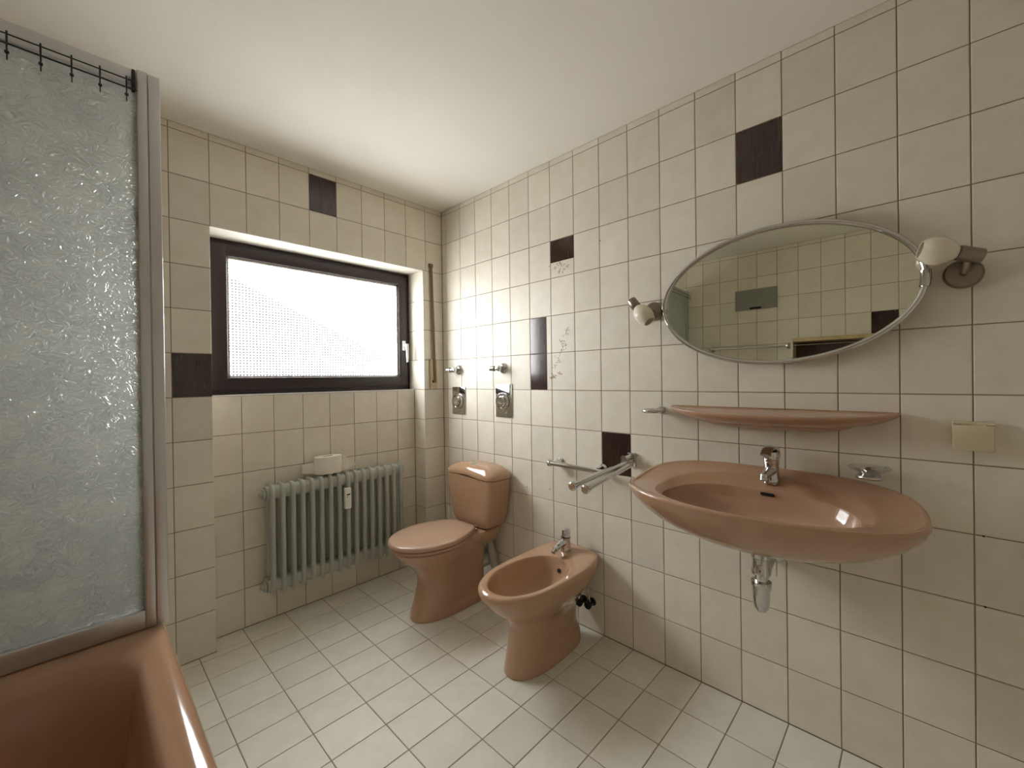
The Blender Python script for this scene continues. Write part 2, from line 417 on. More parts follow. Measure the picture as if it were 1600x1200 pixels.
# ---- front wall tiles (behind the camera): one joined part
v, f = [], []
fx = [0.0] + [-.05 - TP * k for k in range(16)] + [XL]
for i in range(len(fx) - 1):
    for z0, z1 in ROWS:
        a0, a1 = fx[i + 1], fx[i]
        if a1 > DX0 - .08 and a0 < DX1 + .08 and z0 < DZ + .06: continue
        k = len(v); g = JG / 2
        if a1 - a0 < .01: continue
        v += [(a0 + g, YF, z0 + g), (a1 - g, YF, z0 + g), (a1 - g, YF, z1 - g), (a0 + g, YF, z1 - g),
              (a0 + g, YF - .003, z0 + g), (a1 - g, YF - .003, z0 + g), (a1 - g, YF - .003, z1 - g), (a0 + g, YF - .003, z1 - g)]
        f += [(k, k + 1, k + 2, k + 3)] + [(k + q, k + (q + 1) % 4, k + 4 + (q + 1) % 4, k + 4 + q) for q in range(4)]
ft = mesh_obj('tiles', v, f, 'tile', wall_front); ft['kind'] = 'stuff'
# ---- floor tiles: 20 cm along x, 15 cm along y
fxs = [0.0] + [-.003 - .2020 * k for k in range(1, 13)]
fxs = [x for x in fxs if x > XL] + [XL]
fys = [.12] + [-.0445 - .15165 * k for k in range(0, 22)]
fys = [y for y in fys if y > YF] + [YF]
tubx = -1.64
for i in range(len(fxs) - 1):
    for k in range(len(fys) - 1):
        x1, x0, y1, y0 = fxs[i], fxs[i + 1], fys[k], fys[k + 1]
        if x1 < tubx - .25 and y1 < -.76 and y0 > -2.5: continue      # under the bathtub
        if k == 0:
            tile(floor, '+z', 0, x0, x1, y0, 0.0, 'floor_tile')
            xa, xb = max(x0, -1.35), min(x1, -.16)
            if xb - xa > .02: tile(floor, '+z', 0, xa, xb, 0.0 - .002, .12, 'floor_tile')
        else: tile(floor, '+z', 0, x0, x1, y0, y1, 'floor_tile')

# ---- flower prints on the decor tiles
def prints(seed, spots, mat, name):
    rnd = random.Random(seed); v, f = [], []
    for (y, z, ln, ang, wdt) in spots:
        d = Vector((0, math.cos(ang), math.sin(ang))); q = Vector((0, -math.sin(ang), math.cos(ang)))
        p = Vector((-.0004, y, z)); k = len(v); n = 7
        for i in range(n):
            t = i / (n - 1); ww = wdt * math.sin(math.pi * min(max(t, .06), .96))
            v += [p + d * ln * t + q * ww, p + d * ln * t - q * ww]
        f += [(k + 2 * i, k + 2 * i + 1, k + 2 * i + 3, k + 2 * i + 2) for i in range(n - 1)]
    return mesh_obj(name, v, f, mat, wall_right)
rn = random.Random(3); sp = []; sp2 = []
for k in range(16):     # small bouquet under the upper dark piece
    a = rn.uniform(0, 2 * math.pi); r_ = rn.uniform(.0, .03)
    sp.append((-1.025 + r_ * math.cos(a) * 1.3, 1.845 + r_ * math.sin(a) * .6, rn.uniform(.012, .03), a, .0025))
for k in range(34):     # tall spray beside the two dark strips
    t = rn.random(); zc = 1.27 + .27 * t; yc = -.975 - .085 * t
    a = R(120) + rn.uniform(-1.1, 1.1); yy = yc + rn.uniform(-.045, .045) * (1.15 - t)
    if abs(yy + .9547) < .006: continue
    (sp if rn.random() < .55 else sp2).append((yy, zc + rn.uniform(-.02, .02), rn.uniform(.008, .026), a, rn.uniform(.0012, .003)))
for k in range(12):
    a = rn.uniform(0, 2 * math.pi); sp.append((-.985 + rn.uniform(-.03, .03), 1.275 + rn.uniform(-.012, .012), .02, a, .003))
for k in range(14):
    a = rn.uniform(0, 2 * math.pi); t = rn.random(); sp2.append((-.985 - .09 * t, 1.33 + .2 * t, .009, a, .0035))
prints(1, sp, 'flower', 'flower_print'); prints(2, sp2, 'leafprint', 'leaf_print')
# drilled holes in the tiles
for (y, z) in ((-.945, 1.868), (-1.262, 1.93), (-.62, .655), (-.765, .645), (-.93, .66), (-2.485, .80), (-2.487, .60)):
    MB().lathe([(.0026, 0), (.0026, .001)], (-.0006, y, z), (-1, 0, 0), 10).build('drill_hole', 'hole', wall_right)

# ------------------------------------------------------------------ window
win = empty('window_1', (-.755, .2, 1.2)); structure(win, 'dark brown framed window with waffle patterned glass')
T = Matrix.Translation(Vector((.755, -.2, -1.2)))
def wpart(mb, name, mat, parent=None, smooth=True):
    o = mb.build(name, mat, None, smooth); o.data.transform(T); o.parent = parent or win; return o
fo = MB().box(-1.35, -1.295, .175, .24, 1.2, 2.0, .002).box(-.215, -.16, .175, .24, 1.2, 2.0, .002).box(-1.3, -.21, .1752, .24, 1.2, 1.25, .002).box(-1.3, -.21, .1752, .24, 1.95, 2.0, .002)
wpart(fo, 'frame', 'brown_frame')
gx0, gx1, gz0, gz1 = -1.250, -.249, 1.290, 1.914
sa = MB().box(-1.325, gx0, .158, .215, 1.228, 1.975, .005).box(gx1, -.185, .158, .215, 1.228, 1.975, .005).box(gx0 - .01, gx1 + .01, .1585, .215, 1.228, gz0, .005).box(gx0 - .01, gx1 + .01, .1585, .215, gz1, 1.975, .005)
sash = wpart(sa, 'sash', 'brown_frame')
bd = MB().box(gx0, gx0 + .012, .172, .21, gz0, gz1, .002).box(gx1 - .012, gx1, .172, .21, gz0, gz1, .002).box(gx0, gx1, .172, .21, gz0, gz0 + .01, .002).box(gx0, gx1, .172, .21, gz1 - .012, gz1, .002)
wpart(bd, 'glazing_bead', 'bead', sash)
wpart(MB().box(gx0, gx1, .196, .200, gz0, gz1), 'pane', 'pane', sash, False)
hd = MB().box(-.229, -.205, .148, .159, 1.468, 1.535, .004)
ho = wpart(hd, 'handle', 'white_plastic', sash)
hl = MB().tube([(-.217, .15, 1.505), (-.217, .118, 1.505)], .008).tube([(-.217, .118, 1.51), (-.214, .116, 1.47), (-.212, .118, 1.42), (-.210, .122, 1.388)], [.011, .010, .009, .007])
wpart(hl, 'handle_lever', 'white_plastic', sash)

# outside: a neighbour's roof slope and the ground
rv = [(-5, 9, 6.28), (9, 9, .04), (9, 14, .04), (-5, 14, 6.28), (-5, 9, -3), (9, 9, -3), (9, 14, -3), (-5, 14, -3)]
roof = mesh_obj('neighbour_roof', rv, [(0, 1, 2, 3), (0, 4, 5, 1), (3, 2, 6, 7), (0, 3, 7, 4), (1, 5, 6, 2), (4, 7, 6, 5)], 'roof')
tag(roof, 'dim sloping roof seen outside through the patterned window glass', 'roof')
grd = structure(MB().box(-30, 30, .5, 40, -3.1, -3.0).build('ground', 'ground', smooth=False))

# roller shutter strap on the right pier
sb = MB().box(-.118, -.062, -.014, -.0005, 1.205, 1.405, .003).build('strap_winder', 'strap_box')
sb2 = MB().box(-.104, -.078, -.0155, -.0135, 1.245, 1.262, .0005).build('strap_slot', 'hole')
sb3 = MB().lathe([(.004, 0), (.0035, .0015)], (-.09, -.014, 1.223), (0, -1, 0), 12).build('screw', 'nickel')
st = MB().tube([(-.098, -.012, 2.03), (-.092, -.017, 1.70), (-.086, -.021, 1.27)], .001)
ribs = []
for x, y, z in ((-.100, -.009, 2.035), (-.094, -.012, 1.75), (-.086, -.018, 1.245)):
    ribs.append([Vector((x - .0105, y, z)), Vector((x + .0105, y, z)), Vector((x + .0105, y - .002, z)), Vector((x - .0105, y - .002, z))])
sb4 = MB().loft(ribs).build('strap', 'strap', smooth=False)
sb5 = MB().box(-.116, -.084, -.014, -.0005, 2.028, 2.052, .003).build('strap_guide', 'strap')
thing('shutter_strap', (-.09, 0, 1.205), [(sb, [sb2, sb3]), sb4, sb5], 'beige roller shutter strap with winder plate on tiled pier beside window', 'shutter strap')

# ------------------------------------------------------------------ loft helpers for sanitary ware
def ring(cx, cyy, front, back, hw, nf, nb, z, N=72, zf=None, pinch=0.0, px0=0., px1=.1):
    """outline looking down; front is the -x side"""
    out = []
    for i in range(N):
        t = 2 * math.pi * i / N; c, s = math.cos(t), math.sin(t)
        e = 2 / (nf if c >= 0 else nb)
        xx = (cx - (cx - front) * abs(c) ** e) if c >= 0 else (cx + (back - cx) * abs(c) ** e)
        yy = hw * math.copysign(abs(s) ** e, s)
        if pinch:
            q = min(max((xx - px0) / (px1 - px0), 0), 1); q = q * q * (3 - 2 * q); yy *= 1 - pinch * q
        out.append(Vector((xx, cyy + yy, z + (zf(xx, yy) if zf else 0))))
    return out

# ------------------------------------------------------------------ toilet
TY = -.462
keys = [ # z, front, back, mid, hw, nf, nb, pinch
    (0.000, -.578, -.10, -.34, .114, 2.2, 4.0, 0), (0.012, -.580, -.10, -.34, .116, 2.2, 4.0, 0), (0.050, -.568, -.10, -.34, .112, 2.2, 4, .02), (0.060, -.565, -.10, -.34, .111, 2.2, 4, .12), (0.07, -.561, -.10, -.34, .110, 2.2, 4, .26),
    (0.10, -.549, -.10, -.34, .107, 2.2, 4, .30), (0.17, -.530, -.10, -.34, .104, 2.2, 4, .28), (0.22, -.535, -.10, -.35, .109, 2.2, 4, .22),
    (0.27, -.570, -.10, -.37, .128, 2.2, 3.5, .2), (0.32, -.625, -.12, -.40, .158, 2.2, 3, .2), (0.36, -.660, -.14, -.42, .175, 2.2, 2.6, .2),
    (0.380, -.670, -.15, -.43, .178, 2.2, 2.6, .2), (0.386, -.655, -.16, -.43, .168, 2.2, 2.6, .2)]
rg = [ring(k[3], TY, k[1], k[2], k[4], k[5], k[6], k[0], pinch=k[7], px0=-.46, px1=-.30) for k in catmull(keys, 4)]
pan = MB().loft(rg)
pk = [(0.30, -.30, .085), (.335, -.34, .11), (.36, -.35, .125), (.385, -.35, .128), (.392, -.345, .122)]
pan.loft([ring(-.18, TY, k[1], -.012, k[2], 5, 6, k[0], N=48) for k in catmull(pk, 3)])
pan = pan.build('pan', 'ceramic', auto=50)
def slab(front, back, mid, hw, z0, z1, dome, edge, pinch, nb=5.5):
    ks = [(z0, .006), (z0 + .003, 0), (z1 - edge, 0), (z1 - edge * .3, edge * .35), (z1, edge)]
    rr = [ring(mid, TY, front + e, back - e, hw - e, 2.15, nb, z, pinch=pinch, px0=mid, px1=back) for z, e in ks]
    for fr in (.8, .55, .3, .1):
        rr.append(ring(mid, TY, mid + (front + edge - mid) * fr, mid + (back - edge - mid) * fr, (hw - edge) * fr, 2.15, nb, z1 + dome * (1 - fr * fr), pinch=pinch, px0=mid, px1=back))
    return MB().loft(rr)
seat = slab(-.684, -.215, -.43, .184, .387, .403, 0, .004, .30).build('seat', 'lid_plastic', auto=50)
lid = slab(-.690, -.205, -.43, .187, .406, .430, .004, .012, .32).build('lid', 'lid_plastic', auto=50)
hg = [MB().lathe([(.007, -.02), (.008, -.018), (.008, .018), (.007, .02)], (-.196, TY + s * .07, .400), (0, 1, 0), 16).build('hinge', 'lid_plastic') for s in (-1, 1)]
caps = [MB().lathe([(.008, 0), (.008, .006), (.005, .010), (.001, .011)], (-.27, TY - .098, .03), (-.2, -1, .1), 14).build('screw_cap', 'white_plastic')]
CX = -.094
def cring(z, hw, xf, xb, n=6.5, zf=None): return ring(CX, TY + .005, CX - xf, CX + xb, hw, n, 6, z, N=80, zf=zf)
ck = [(.397, .120, .060, .070), (.402, .140, .074, .082), (.42, .158, .082, .086), (.46, .176, .086, .088), (.54, .192, .090, .088), (.62, .202, .093, .088), (.684, .207, .095, .088)]
seam = lambda x, y: .014 * math.exp(-((y - .03) / .10) ** 2) * (1 if x < -.15 else .3)
rg = [cring(k[0], k[1], k[2], k[3], zf=(lambda x, y, kk=k: seam(x, y) * max(0, (kk[0] - .6) / .084))) for k in catmull(ck, 4)]
cis = MB().loft(rg).build('cistern', 'ceramic', auto=50)
lk = [(.6865, .203, .091, .086, 1), (.6875, .2095, .0975, .089, 1), (.700, .2105, .0985, .089, 1), (.714, .205, .095, .088, .8), (.730, .188, .085, .083, .5), (.745, .155, .068, .074, .25), (.757, .105, .046, .055, 0), (.763, .05, .022, .03, 0), (.764, .01, .005, .005, 0)]
rg = [cring(k[0], max(k[1], .002), k[2], k[3], n=6.0, zf=(lambda x, y, kk=k: seam(x, y) * max(0, min(1, kk[4])))) for k in catmull(lk, 4)]
clid = MB().loft(rg).build('cistern_lid', 'ceramic', auto=60)
btn = MB().lathe([(.024, -.01), (.024, .002), (.022, .006), (.012, .0065), (.001, .0055)], (CX - .030, TY + .005, .7565), (-.22, 0, 1), 28).build('flush_button', 'chrome')
wp = MB().tube([(-.16, TY, .18), (-.10, TY - .01, .18), (-.0, TY - .01, .18)], .052, 24).tube([(-.07, TY - .055, .30), (-.06, TY - .07, .2), (-.05, TY - .09, .12), (-.03, TY - .09, .08)], .022, 16)
wp = wp.build('waste_pipe', 'grey_pipe')
thing('toilet', (-.34, TY, 0), [pan, seat, lid, *hg, *caps, (cis, [clid, btn]), wp], 'caramel brown toilet with closed lid and cistern in the corner beside the radiator', 'toilet')
# white pipe standing in the corner beside the cistern
ob = MB().tube([(-.055, -.112, 0), (-.055, -.112, .40), (-.055, -.112, .415)], [.009, .009, .004], 14).build('supply_pipe', 'white_plastic')
ob2 = MB().lathe([(.022, 0), (.022, .006), (.012, .012)], (-.055, -.112, 0), (0, 0, 1), 20).build('collar', 'white_plastic')
thing('supply_pipe', (-.055, -.112, 0), [ob, ob2], 'thin white upright pipe in the corner behind the toilet', 'pipe')

# ------------------------------------------------------------------ bidet
BY = -1.118
def bz(x, y): return .010 * max(0, min(1, (x + .20) / .14))
keys = [ # z, front, back, mid, hw, nf, nb, pinch, lift
    (0.000, -.530, -.075, -.31, .096, 2.3, 3.2, 0, 0), (0.012, -.532, -.072, -.31, .098, 2.3, 3.2, 0, 0), (0.050, -.523, -.075, -.31, .095, 2.3, 3.2, 0, 0), (0.062, -.520, -.075, -.31, .094, 2.3, 3.2, .10, 0), (0.075, -.517, -.076, -.31, .093, 2.3, 3.2, .20, 0),
    (0.10, -.510, -.08, -.31, .091, 2.3, 3.2, .22, 0), (0.17, -.500, -.08, -.31, .090, 2.3, 3.2, .18, 0), (0.215, -.512, -.07, -.32, .097, 2.3, 3.2, .05, 0),
    (0.255, -.548, -.055, -.33, .120, 2.3, 3.2, 0, 0), (0.30, -.603, -.03, -.34, .148, 2.25, 3.6, 0, .2), (0.345, -.640, -.006, -.35, .165, 2.2, 4, 0, .6),
    (0.372, -.655, -.003, -.35, .171, 2.2, 4, 0, 1), (0.388, -.653, -.003, -.35, .170, 2.2, 4, 0, 1), (0.396, -.642, -.008, -.35, .162, 2.2, 4, 0, 1),
    (0.3965, -.632, -.07, -.36, .150, 2.2, 3, 0, 1), (0.394, -.618, -.158, -.385, .135, 2.15, 2.5, 0, .25), (0.386, -.610, -.172, -.39, .129, 2.1, 2.4, 0, .1),
    (0.365, -.604, -.180, -.39, .125, 2.1, 2.3, 0, 0), (0.31, -.585, -.200, -.39, .113, 2.1, 2.2, 0, 0), (0.265, -.545, -.24, -.39, .088, 2, 2, 0, 0),
    (0.245, -.47, -.31, -.39, .05, 2, 2, 0, 0), (0.238, -.41, -.37, -.39, .018, 2, 2, 0, 0)]
rg = [ring(k[3], BY, k[1], k[2], k[4], k[5], k[6], k[0], N=80, pinch=k[7], px0=-.43, px1=-.28, zf=(lambda x, y, kk=k: bz(x, y) * max(0, kk[8]))) for k in catmull(keys, 4)]
body = MB().loft(rg, True, True).build('basin', 'ceramic', auto=60)
ovf = MB().lathe([(.010, 0), (.010, .002)], (-.1905, BY - .012, .343), (-1, 0, .25), 20).build('overflow_hole', 'hole')
drn = MB().lathe([(.024, 0), (.022, .004), (.008, .003)], (-.39, BY, .2385), (0, 0, 1), 20).build('drain', 'chrome')
# faucet
fx0, fy0, fz0 = -.088, BY + .022, .4025
fb = MB().lathe([(.026, 0), (.0265, .004), (.024, .012), (.024, .060), (.025, .066)], (fx0, fy0, fz0), (0, 0, 1), 28).build('faucet', 'chrome')
sp_ = MB().tube([(fx0 - .006, fy0, fz0 + .045), (fx0 - .05, fy0, fz0 + .040), (fx0 - .088, fy0, fz0 + .028)], [.019, .016, .0125], 20).tube([(fx0 - .084, fy0, fz0 + .031), (fx0 - .104, fy0, fz0 + .018)], [.011, .0105], 18).build('spout', 'chrome')
lv = MB().lathe([(.0225, .068), (.0225, .072), (.021, .076), (.021, .094), (.0195, .103), (.012, .107), (.001, .108)], (fx0, fy0, fz0), (.05, 0, 1), 28).build('lever', 'chrome')
thing('bidet', (-.31, BY, 0), [(body, [ovf, drn]), (fb, [sp_, lv])], 'caramel brown floor-standing bidet with open oval bowl and chrome tap', 'bidet')
# black corner valves under the bidet
parts = []
for dy, dz in ((-.035, .0), (-.085, .005)):
    vb = MB().tube([(-.001, BY + dy + .01, .14 + dz), (-.036, BY + dy + .01, .14 + dz)], .011).lathe([(.02, 0), (.019, .006), (.011, .008)], (-.001, BY + dy + .01, .14 + dz), (-1, 0, 0), 20).build('valve_body', 'black')
    hb = MB().lathe([(.012, .0), (.018, .004), (.018, .016), (.014, .020), (.001, .021)], (-.036, BY + dy + .01, .14 + dz), (-1, -.1, -.1), 16).build('valve_knob', 'black_rubber')
    ho_ = MB().tube([(-.03, BY + dy + .01, .15 + dz), (-.034, BY + dy + .012, .19), (-.036, BY + dy + .016, .225)], .006, 12).build('hose', 'chrome')
    parts += [vb, hb, ho_]
thing('angle_valve', (-.02, BY - .05, .14), parts, 'pair of small black angle valves on the wall behind the bidet foot', 'valve')

# ------------------------------------------------------------------ wall valves and flush plates above the toilet
for k, (y, lab) in enumerate(((-.175, 'nearest the corner'), (-.592, 'nearest the dark tile strips'))):
    a_ = MB().lathe([(.034, 0), (.033, .006), (.026, .013), (.018, .018)], (-.0005, y, 1.327), (-1, 0, 0), 32).build('rosette', 'chrome')
    b_ = MB().lathe([(.015, .012), (.015, .030), (.018, .034), (.018, .052), (.013, .060), (.001, .062)], (-.0005, y, 1.327), (-1, 0, 0), 24).build('stem', 'chrome')
    c_ = MB().tube([(-.042, y, 1.327), (-.048, y + .035, 1.327)], [.009, .011], 16).tube([(-.048, y + .033, 1.327), (-.052, y + .060, 1.327)], [.017, .016], 18).build('handle', 'chrome')
    thing('stop_valve', (0, y, 1.327), [a_, b_, c_], 'round chrome stop valve with side grip above a square plate, ' + lab, 'valve', 'chrome stop valves above the toilet')
for k, (y0, y1, z0, z1, lab) in enumerate(((-.103, -.238, 1.032, 1.215, 'nearest the corner'), (-.525, -.661, 1.034, 1.232, 'nearest the dark tile strips'))):
    ym, zm = (y0 + y1) / 2, (z0 + z1) / 2
    a_ = MB().box(-.006, -.0005, y1, y0, z0, z1, .0015).build('plate', 'chrome')
    b_ = MB().lathe([(.052, .0), (.052, .010), (.047, .016), (.040, .016), (.037, .010)], (-.005, ym + .008, zm - .005), (-1, 0, 0), 36).build('ring', 'chrome')
    c_ = MB().lathe([(.034, 0), (.034, .016), (.028, .024), (.014, .024), (.010, .020), (.001, .020)], (-.006, ym + .008, zm - .005), (-1, 0, 0), 30).build('push_button', 'chrome')
    thing('flush_plate', (0, ym, zm), [a_, (b_, [c_])], 'square chrome wall plate with a round push button, ' + lab, 'wall plate', 'chrome flush plates above the toilet')

# ------------------------------------------------------------------ radiator
NS = 16; X0, X1 = -1.098, -.345; PX = (X1 - X0) / (NS - 1)
yf, yb, zt, zb = -.006, .094, .735, .165
def section():
    mb = MB(); n = 20
    # front and back columns (flattened tubes) plus headers joined in one hoop
    def oval(cy_, z, ry, rx): return [Vector((rx * math.sin(2 * math.pi * i / n), cy_ + ry * math.cos(2 * math.pi * i / n), z)) for i in range(n)]
    for c0, s in ((yf + .018, 1), (yb - .018, -1)):
        mb.loft([oval(c0 + s * .012, zb - .006, .004, .003), oval(c0 + s * .006, zb + .004, .012, .008), oval(c0, zb + .03, .018, .0135), oval(c0, zt - .045, .018, .0135), oval(c0 + s * .004, zt - .018, .017, .0135), oval(c0 + s * .012, zt - .004, .010, .010), oval(c0 + s * .014, zt, .003, .003)])
    for zc, hz in ((zt - .045, .044), (zb + .04, .034)):
        pr = []
        for k, yy in enumerate((yf + .006, yf + .02, (yf + yb) / 2, yb - .02, yb - .006)):
            hh = (.5, .9, 1.0, .9, .5)[k] * hz
            pr.append([Vector((.0125 * math.sin(2 * math.pi * i / n) * (.8 if k in (0, 4) else 1), yy, zc + hh * math.cos(2 * math.pi * i / n))) for i in range(n)])
        mb.loft(pr)
    for zc in (zt - .05, zb + .045):      # hubs between sections
        mb.loft([[Vector((xx, (yf + yb) / 2 + .034 * math.copysign(abs(math.cos(a)) ** .6, math.cos(a)), zc + .004 + .034 * math.copysign(abs(math.sin(a)) ** .7, math.sin(a)))) for a in [2 * math.pi * i / 20 for i in range(20)]] for xx in (-PX / 2, PX / 2)])
    return mb
rad = empty('radiator', (X0, 0, 0)); tag(rad, 'grey green column radiator in the niche under the window', 'radiator')
s0 = section().build('section', 'radiator', rad, auto=60)
for k in range(1, NS):
    c = bpy.data.objects.new('section', s0.data); c.location = (PX * k, 0, 0); col.objects.link(c); c.parent = rad
for zc in (zt - .05, zb + .045):
    MB().lathe([(.022, -.026), (.026, -.028), (.026, -.038), (.015, -.040), (.013, -.052)], (0, (yf + yb) / 2, zc), (1, 0, 0), 18).build('end_plug', 'radiator', rad)
for xk in (.15, .62):
    for zc in (zt - .11, zb + .09):
        MB().box(xk, xk + .012, yb - .03, .121, zc, zc + .03, .002).build('wall_bracket', 'radiator', rad)
MB().tube([(PX * (NS - 1) + .02, .045, zb + .045), (PX * (NS - 1) + .055, .045, zb + .045), (PX * (NS - 1) + .065, .075, zb + .045), (PX * (NS - 1) + .066, .121, zb + .045)], .009, 14).build('return_pipe', 'radiator', rad)
# heat meter clipped to the radiator
hm = MB().box(-.731, -.694, -.030, -.008, .532, .650, .004).build('casing', 'white_plastic')
hd1 = MB().box(-.722, -.702, -.0312, -.0298, .610, .617).build('display', 'display', smooth=False)
hd2 = MB().box(-.7215, -.717, -.0312, -.0298, .598, .602).build('optical_port', 'display', smooth=False)
thing('heat_meter', (-.713, -.02, .532), [(hm, [hd1, hd2])], 'small white heat meter clipped to the front of the radiator', 'meter')
# toilet paper roll
rx_, ry_, rz_ = .078, .046, .095
rc = Vector((-.792, .052, .742))
n = 48
def el(fr, z, f2=None): return [rc + Vector((rx_ * fr * math.cos(2 * math.pi * i / n), ry_ * (f2 or fr) * math.sin(2 * math.pi * i / n), z)) for i in range(n)]
ro = MB().loft([el(.99, 0), el(1, .003), el(1, rz_ - .003), el(.985, rz_), el(.36, rz_ - .001, .16), el(.35, rz_ - .03, .15)], True, True).build('roll', 'paper', auto=50)
co = MB().loft([el(.36, rz_ - .02, .155), el(.36, rz_ + .0005, .155), el(.33, rz_ + .0005, .13), el(.33, rz_ - .02, .13)], False, False).build('core', 'card')
def sheet(pts, h0, h1):
    v = []; 
    for (x, y, a0, a1) in pts: v += [(x, y, a0), (x, y, a1)]
    k = len(pts); vv = v + [(x, y + .0008, z) for x, y, z in v]; m_ = len(v)
    f = [(2 * i, 2 * i + 1, 2 * i + 3, 2 * i + 2) for i in range(k - 1)]
    f += [tuple(m_ + q for q in t[::-1]) for t in f]
    return mesh_obj('loose_sheet', vv, f, 'paper', None, True, 60)
z0 = rc.z
s1 = sheet([(-.716, .03, z0 + .004, z0 + .090), (-.70, .028, z0 + .003, z0 + .080), (-.68, .034, z0 + .006, z0 + .060), (-.66, .036, z0 + .012, z0 + .045), (-.636, .03, z0 + .022, z0 + .034)], 0, 0)
s2 = sheet([(-.868, .055, z0 + .006, z0 + .070), (-.885, .062, z0 + .006, z0 + .066), (-.905, .07, z0 + .008, z0 + .062), (-.925, .08, z0 + .01, z0 + .060)], 0, 0)
thing('toilet_paper_roll', (rc.x, rc.y, rc.z), [ro, co, s1, s2], 'white toilet paper roll with loose ends standing on the radiator', 'toilet paper')

# ------------------------------------------------------------------ washbasin
SY = -1.958
def sz(x, y):
    q = max(0., (x + .215) / .215); return .066 * q ** 1.4 - .008 * max(0., min(1., (-x - .30) / .18))*0
Zr = .858
keys = [ # z, front, back, mid, hw, nf, nb, lift
    (.697, -.235, -.165, -.20, .035, 2, 2, 0), (.700, -.29, -.10, -.20, .12, 2, 2.4, 0), (.714, -.345, -.03, -.20, .225, 2, 3, 0),
    (.744, -.395, -.004, -.205, .312, 2, 3.6, .1), (.782, -.432, -.002, -.21, .372, 2, 3.6, .3), (.817, -.455, -.002, -.215, .405, 2.05, 3.4, .6),
    (.842, -.464, -.002, -.218, .418, 2.1, 3.3, .85), (.852, -.467, -.002, -.22, .4215, 2.1, 3.3, 1), (.8595, -.462, -.003, -.22, .417, 2.1, 3.3, 1), (.860, -.452, -.008, -.22, .408, 2.1, 3.3, 1),
    (.856, -.443, -.016, -.22, .398, 2.1, 3.2, 1), (.853, -.437, -.035, -.225, .355, 2.1, 3.0, .98), (.8525, -.433, -.050, -.235, .318, 2.1, 2.8, .98), (.8500, -.429, -.060, -.24, .306, 2.1, 2.7, .97), (.843, -.423, -.084, -.245, .291, 2.1, 2.6, .95),
    (.839, -.4195, -.0985, -.248, .283, 2.1, 2.5, .93), (.8365, -.418, -.1025, -.25, .280, 2.1, 2.5, .93), (.829, -.4165, -.105, -.25, .2775, 2.1, 2.5, .92), (.80, -.410, -.112, -.255, .267, 2.1, 2.4, .8), (.765, -.393, -.130, -.26, .238, 2, 2.2, .5), (.742, -.36, -.165, -.26, .18, 2, 2, .2), (.731, -.31, -.215, -.26, .09, 2, 2, 0), (.729, -.275, -.245, -.26, .025, 2, 2, 0)]
rg = [ring(k[3], SY, k[1], k[2], k[4], k[5], k[6], k[0], N=112, zf=(lambda x, y, kk=k: sz(x, y) * max(0, kk[7]))) for k in catmull(keys, 4)]
basin = MB().loft(rg, True, True).build('basin', 'ceramic', auto=60)
slot = MB()
slot.loft([[Vector((-.1085 + d * -.0004, SY - .022 + (.016 if math.cos(t) > 0 else -.016) + .0055 * math.cos(t), .8470 + .0055 * math.sin(t) + 0)) + Vector((-.004 * d, 0, .002 * d)) for t in [2 * math.pi * i / 20 for i in range(20)]] for d in (0, 1)])
slot = slot.build('overflow_slot', 'hole')
dr = MB().lathe([(.030, 0), (.028, .004), (.012, .0035), (.001, .006)], (-.26, SY, .7295), (0, 0, 1), 24).build('drain', 'chrome')
fx0, fy0, fz0 = -.066, SY - .026, .893
fb = MB().lathe([(.026, -.012), (.026, .004), (.0235, .010), (.0225, .050), (.024, .058), (.024, .066)], (fx0, fy0, fz0), (-.03, 0, 1), 32).build('faucet', 'chrome')
sp_ = MB().tube([(fx0, fy0, fz0 + .034), (fx0 - .045, fy0, fz0 + .034), (fx0 - .10, fy0 + .002, fz0 + .026)], [.018, .016, .0125], 22).lathe([(.0125, 0), (.0135, .004), (.0135, .020), (.010, .022)], (fx0 - .092, fy0 + .002, fz0 + .033), (-.35, 0, -1), 22).build('spout', 'chrome')
lvp = [(fx0 + .020, .062, .012, .020), (fx0 + .024, .085, .012, .022), (fx0 + .012, .108, .011, .023), (fx0 - .02, .116, .008, .021), (fx0 - .06, .112, .006, .018), (fx0 - .098, .100, .004, .014)]
rgs = []
for (x, dz, th, wd_) in lvp:
    rgs.append([Vector((x, fy0 + wd_ * math.cos(2 * math.pi * i / 20), fz0 + dz + th * math.sin(2 * math.pi * i / 20))) for i in range(20)])
lv = MB().lathe([(.0235, .066), (.0245, .070), (.0245, .088), (.020, .100), (.001, .104)], (fx0, fy0, fz0), (-.03, 0, 1), 28).loft(rgs).build('lever', 'chrome')
thing('washbasin', (-.22, SY, .668), [(basin, [slot, dr]), (fb, [sp_, lv])], 'wide oval caramel brown washbasin with chrome tap mounted on the tiled wall', 'washbasin')
# bottle trap
ty, tx = SY - .022, -.205
a_ = MB().lathe([(.030, 0), (.030, -.012), (.026, -.016), (.026, -.050), (.029, -.054), (.029, -.066), (.020, -.070), (.020, -.094)], (tx, ty, .672), (0, 0, 1), 28).lathe([(.030, 0), (.030, .03)], (tx, ty, .671), (0, 0, 1), 28).build('tailpiece', 'chrome')
b_ = MB().lathe([(.030, -.092), (.031, -.096), (.030, -.108), (.0265, -.112), (.0255, -.150), (.0225, -.178), (.013, -.192), (.001, -.195)], (tx, ty, .672), (0, 0, 1), 28).build('cup', 'chrome')
c_ = MB().tube([(tx + .015, ty, .580), (tx + .05, ty, .585), (tx + .085, ty, .605), (tx + .12, ty, .612), (-.003, ty, .612)], [.017, .016, .016, .016, .016], 20).build('outlet_pipe', 'chrome')
d_ = MB().lathe([(.036, 0), (.035, .006), (.028, .018), (.018, .024)], (-.0005, ty, .612), (-1, 0, 0), 28).build('wall_rosette', 'chrome')
